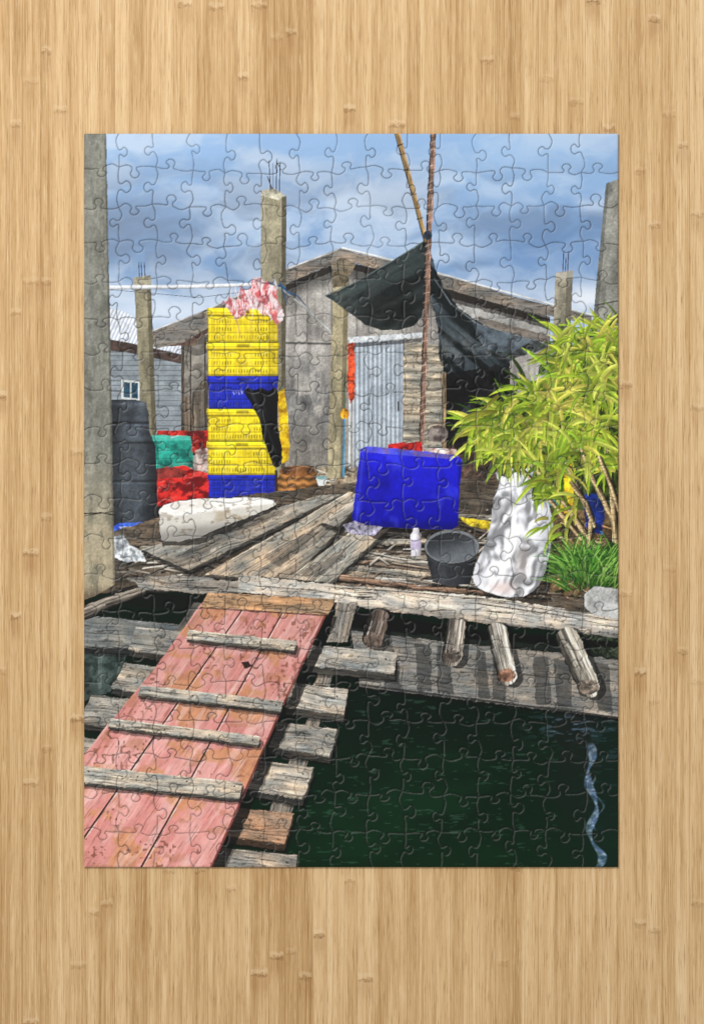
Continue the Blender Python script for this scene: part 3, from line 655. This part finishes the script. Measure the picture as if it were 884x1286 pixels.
# ------------------------------------------------------------------ materials
def newmat(n):
    m=bpy.data.materials.new(n); m.use_nodes=True; nt=m.node_tree; nt.nodes.clear()
    o=nt.nodes.new('ShaderNodeOutputMaterial'); b=nt.nodes.new('ShaderNodeBsdfPrincipled'); nt.links.new(b.outputs[0],o.inputs[0]); return m,nt,b
pm,nt,b=newmat('printed_card')
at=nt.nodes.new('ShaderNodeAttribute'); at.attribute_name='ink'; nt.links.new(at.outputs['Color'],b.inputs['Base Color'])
b.inputs['Roughness'].default_value=.45; b.inputs['Specular IOR Level'].default_value=.15
nz=nt.nodes.new('ShaderNodeTexNoise'); nz.inputs['Scale'].default_value=1400; tc=nt.nodes.new('ShaderNodeTexCoord'); nt.links.new(tc.outputs['Object'],nz.inputs['Vector'])
bp=nt.nodes.new('ShaderNodeBump'); bp.inputs['Strength'].default_value=.05; bp.inputs['Distance'].default_value=.0003; nt.links.new(nz.outputs['Fac'],bp.inputs['Height']); nt.links.new(bp.outputs[0],b.inputs['Normal'])
cm,nt,b=newmat('grey_cardboard')
nz=nt.nodes.new('ShaderNodeTexNoise'); nz.inputs['Scale'].default_value=600
rp=nt.nodes.new('ShaderNodeValToRGB'); rp.color_ramp.elements[0].color=(.16,.13,.10,1); rp.color_ramp.elements[1].color=(.36,.31,.25,1)
nt.links.new(nz.outputs['Fac'],rp.inputs[0]); nt.links.new(rp.outputs[0],b.inputs['Base Color']); b.inputs['Roughness'].default_value=.9
# ------------------------------------------------------------------ puzzle objects
root=bpy.data.objects.new('jigsaw_puzzle',None); scene.collection.objects.link(root); root.empty_display_size=.02
root['label']='assembled jigsaw puzzle showing a waterside house, lying on bamboo'; root['category']='jigsaw puzzle'
def wx(i): return (X0+i-442)*S
def wy(j): return (643-(Y0+j))*S
import bmesh
me=bpy.data.meshes.new('cardboard_backing'); bm=bmesh.new(); bmesh.ops.create_cube(bm,size=1)
zt=TH-.0005
for v in bm.verts:
    v.co.x=wx(0) if v.co.x<0 else wx(W); v.co.y=wy(H) if v.co.y<0 else wy(0); v.co.z=0.0001 if v.co.z<0 else zt
bmesh.ops.delete(bm,geom=[f for f in bm.faces if f.normal.z>.5],context='FACES_ONLY')
bm.to_mesh(me); bm.free(); me.materials.append(cm)
ob=bpy.data.objects.new('cardboard_backing',me); scene.collection.objects.link(ob); ob.parent=root
co=np.stack([wx(ii),wy(jj),Z],-1).reshape(-1,3).astype(np.float32)
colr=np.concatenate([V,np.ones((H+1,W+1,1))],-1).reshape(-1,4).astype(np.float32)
cj,ci=np.mgrid[0:H,0:W]; vi=(cj*(W+1)+ci)
quads=np.stack([vi+W+1,vi+W+2,vi+1,vi],-1).reshape(-1,4)
cf=cell.reshape(-1); objs={}
for k in range(1,len(parts)):
    p=parts[k]; sel=quads[cf==k]
    if len(sel)<6: continue
    uq,inv=np.unique(sel,return_inverse=True); n=len(sel)
    me=bpy.data.meshes.new(p['name']); me.vertices.add(len(uq)); me.vertices.foreach_set('co',co[uq].ravel())
    me.loops.add(n*4); me.loops.foreach_set('vertex_index',inv.ravel().astype(np.int32))
    me.polygons.add(n); me.polygons.foreach_set('loop_start',np.arange(0,n*4,4,dtype=np.int32))
    me.polygons.foreach_set('use_smooth',np.ones(n,bool))
    me.update(calc_edges=True)
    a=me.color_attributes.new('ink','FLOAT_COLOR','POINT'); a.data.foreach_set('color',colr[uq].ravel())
    me.materials.append(pm)
    ob=bpy.data.objects.new(p['name'],me); scene.collection.objects.link(ob); objs[k]=ob
    if p['label']: ob['label']=p['label']
for k,ob in objs.items():
    q=parts[k]['parent']; ob.parent=objs[q] if q and q in objs else root
print('puzzle built',time.time()-T0,len(objs))
# ------------------------------------------------------------------ bamboo table
bmx,nt,b=newmat('bamboo')
N=nt.nodes; Lk=nt.links
def val(s,v):
    if isinstance(v,(int,float)): s.default_value=v
    else: Lk.new(v,s)
def M(op,a,b_=0.,c=None):
    n=N.new('ShaderNodeMath'); n.operation=op; val(n.inputs[0],a); val(n.inputs[1],b_)
    if c is not None: val(n.inputs[2],c)
    return n.outputs[0]
def comb(x,y,z=0.):
    n=N.new('ShaderNodeCombineXYZ'); val(n.inputs[0],x); val(n.inputs[1],y); val(n.inputs[2],z); return n.outputs[0]
def NZ(vec,detail=4.,rough=.55):
    n=N.new('ShaderNodeTexNoise'); n.inputs['Scale'].default_value=1.; n.inputs['Detail'].default_value=detail; n.inputs['Roughness'].default_value=rough; Lk.new(vec,n.inputs['Vector']); return n.outputs['Fac']
def WN(vec):
    n=N.new('ShaderNodeTexWhiteNoise'); n.noise_dimensions='3D'; Lk.new(vec,n.inputs['Vector']); return n.outputs['Value']
def MR(v,a,c,d=0.,e=1.):
    n=N.new('ShaderNodeMapRange'); n.interpolation_type='SMOOTHSTEP'; val(n.inputs[0],v); n.inputs[1].default_value=a; n.inputs[2].default_value=c; n.inputs[3].default_value=d; n.inputs[4].default_value=e; return n.outputs[0]
def MX(f,a,c,mode='MIX'):
    n=N.new('ShaderNodeMix'); n.data_type='RGBA'; n.blend_type=mode; val(n.inputs[0],f)
    for s,v in ((n.inputs[6],a),(n.inputs[7],c)):
        if isinstance(v,tuple): s.default_value=v
        else: Lk.new(v,s)
    return n.outputs[2]
def L3(c):
    c=np.array(c)/255.; c=np.where(c<=.04045,c/12.92,((c+.055)/1.055)**2.4); return (float(c[0]),float(c[1]),float(c[2]),1.)
tc=N.new('ShaderNodeTexCoord'); sp=N.new('ShaderNodeSeparateXYZ'); Lk.new(tc.outputs['Object'],sp.inputs[0])
x0=M('MULTIPLY',sp.outputs[0],1/S); y=M('MULTIPLY',sp.outputs[1],1/S)
x=M('ADD',x0,M('MULTIPLY',M('SUBTRACT',NZ(comb(M('MULTIPLY',x0,1/60),M('MULTIPLY',y,1/500),8.),2.),.5),9.))
wob=M('MULTIPLY',NZ(comb(M('MULTIPLY',x0,1/36),0.,3.3),1.),1.2)
sc=M('ADD',M('DIVIDE',x0,19.),wob)
sid=M('FLOOR',sc); fr=M('FRACT',sc)
r1=WN(comb(sid,1.7,.3)); r2=WN(comb(sid,5.1,.8))
f1=NZ(comb(M('MULTIPLY',x,.8),M('MULTIPLY',y,.006),M('MULTIPLY',r1,40.)),5.,.72)
f2=NZ(comb(M('MULTIPLY',x,.16),M('MULTIPLY',y,.003),2.2),4.)
f3=NZ(comb(M('MULTIPLY',x,.8),M('MULTIPLY',y,.024),7.),4.,.65)
f5=NZ(comb(M('MULTIPLY',x,.42),M('MULTIPLY',y,.012),17.),4.,.65)
f4=NZ(comb(M('MULTIPLY',x,.012),M('MULTIPLY',y,.003),2.),2.)
yn=M('ADD',M('DIVIDE',y,300.),M('MULTIPLY',r1,13.)); nid=M('FLOOR',yn); rn=WN(comb(sid,nid,9.2)); rq=WN(comb(sid,nid,2.7))
dist=M('MULTIPLY',M('SUBTRACT',M('FRACT',yn),M('ADD',.25,M('MULTIPLY',rn,.5))),300.)
fc=M('SUBTRACT',fr,.5)
wv=M('MULTIPLY',M('SUBTRACT',NZ(comb(M('MULTIPLY',x,.16),M('MULTIPLY',y,.16),5.),4.,.7),.5),20.)
dd=M('ADD',dist,wv)
on=M('MULTIPLY',M('GREATER_THAN',rn,.38),M('ADD',.3,M('MULTIPLY',rq,.7)))
side=MR(M('ABSOLUTE',fc),.34,.5,1.,0.)
patchy=MR(NZ(comb(M('MULTIPLY',x,.35),M('MULTIPLY',y,.25),11.),3.,.7),.42,.62)
band=M('MULTIPLY',M('MULTIPLY',M('MULTIPLY',MR(M('ABSOLUTE',dd),0.,3.6,1.,0.),on),side),M('ADD',.4,M('MULTIPLY',patchy,.6)))
bl=M('MULTIPLY',M('MULTIPLY',MR(M('ABSOLUTE',M('SUBTRACT',dd,6.)),0.,4.,1.,0.),on),side)
band2=M('MULTIPLY',M('MULTIPLY',MR(M('ABSOLUTE',M('ADD',dd,9.)),0.,26.,1.,0.),on),side)
tone=M('ADD',M('ADD',M('MULTIPLY',r2,.34),M('MULTIPLY',MR(f1,.28,.72),.46)),M('ADD',M('MULTIPLY',MR(f2,.3,.7),.36),M('MULTIPLY',MR(f4,.3,.7),.16)))
cr_=N.new('ShaderNodeValToRGB'); Lk.new(M('MULTIPLY',tone,.76),cr_.inputs[0])
els=cr_.color_ramp.elements; els[0].position=.10; els[0].color=L3((162,121,74)); els[1].position=.95; els[1].color=L3((236,209,166))
e=els.new(.36); e.color=L3((195,158,109)); e=els.new(.62); e.color=L3((217,182,134))
col=cr_.outputs[0]
col=MX(MR(f3,.54,.68,0.,.66),col,L3((142,100,56)))
col=MX(MR(f5,.56,.74,0.,.5),col,L3((156,113,67)))
col=MX(MR(f3,.45,.30,0.,.5),col,L3((243,220,182)))
col=MX(M('MULTIPLY',band2,.36),col,L3((160,114,68)))
col=MX(M('MULTIPLY',bl,.38),col,L3((240,216,176)))
col=MX(M('MULTIPLY',band,.75),col,L3((118,78,42)))
seam=MR(fr,.0,.07,1.,0.); col=MX(M('MULTIPLY',seam,M('ADD',.1,M('MULTIPLY',r1,.55))),col,L3((140,98,55)))
Lk.new(col,b.inputs['Base Color']); b.inputs['Roughness'].default_value=.5; b.inputs['Specular IOR Level'].default_value=.15
bp=N.new('ShaderNodeBump'); bp.inputs['Strength'].default_value=.25; bp.inputs['Distance'].default_value=.0004
Lk.new(M('ADD',M('MULTIPLY',f3,.6),M('MULTIPLY',band,-.6)),bp.inputs['Height']); Lk.new(bp.outputs[0],b.inputs['Normal'])
me=bpy.data.meshes.new('bamboo_tabletop'); bm=bmesh.new(); bmesh.ops.create_cube(bm,size=1)
for v in bm.verts: v.co.x*=1.7; v.co.y*=1.7; v.co.z=(v.co.z-.5)*.02
bmesh.ops.bevel(bm,geom=bm.edges[:],offset=.004,segments=3,affect='EDGES')
bm.to_mesh(me); bm.free(); me.materials.append(bmx)
ob=bpy.data.objects.new('bamboo_tabletop',me); scene.collection.objects.link(ob)
ob['label']='light brown bamboo tabletop with vertical strips and nodes'; ob['category']='tabletop'
# ------------------------------------------------------------------ light
w=bpy.data.worlds.new('World'); scene.world=w; w.use_nodes=True
bg=w.node_tree.nodes['Background']; bg.inputs[0].default_value=(1,1,1,1); bg.inputs[1].default_value=.52
la=bpy.data.lights.new('softbox','AREA'); la.energy=12; la.size=.4; la.color=(1,.99,.97)
lo=bpy.data.objects.new('softbox',la); scene.collection.objects.link(lo); lo.location=(-.42,.60,1.15)
from mathutils import Vector
lo.rotation_euler=(Vector((0,.05,0))-lo.location).to_track_quat('-Z','Y').to_euler()
cam=bpy.data.cameras.new('camera'); co_=bpy.data.objects.new('camera',cam); scene.collection.objects.link(co_); scene.camera=co_
dz=1.4; co_.location=(0,0,dz); cam.sensor_fit='VERTICAL'; cam.sensor_height=36; cam.lens=36*dz/(1286*S); cam.clip_end=50; cam.clip_start=.01
scene.view_settings.view_transform='Standard'; scene.view_settings.look='None'; scene.view_settings.exposure=0
print('done',time.time()-T0)
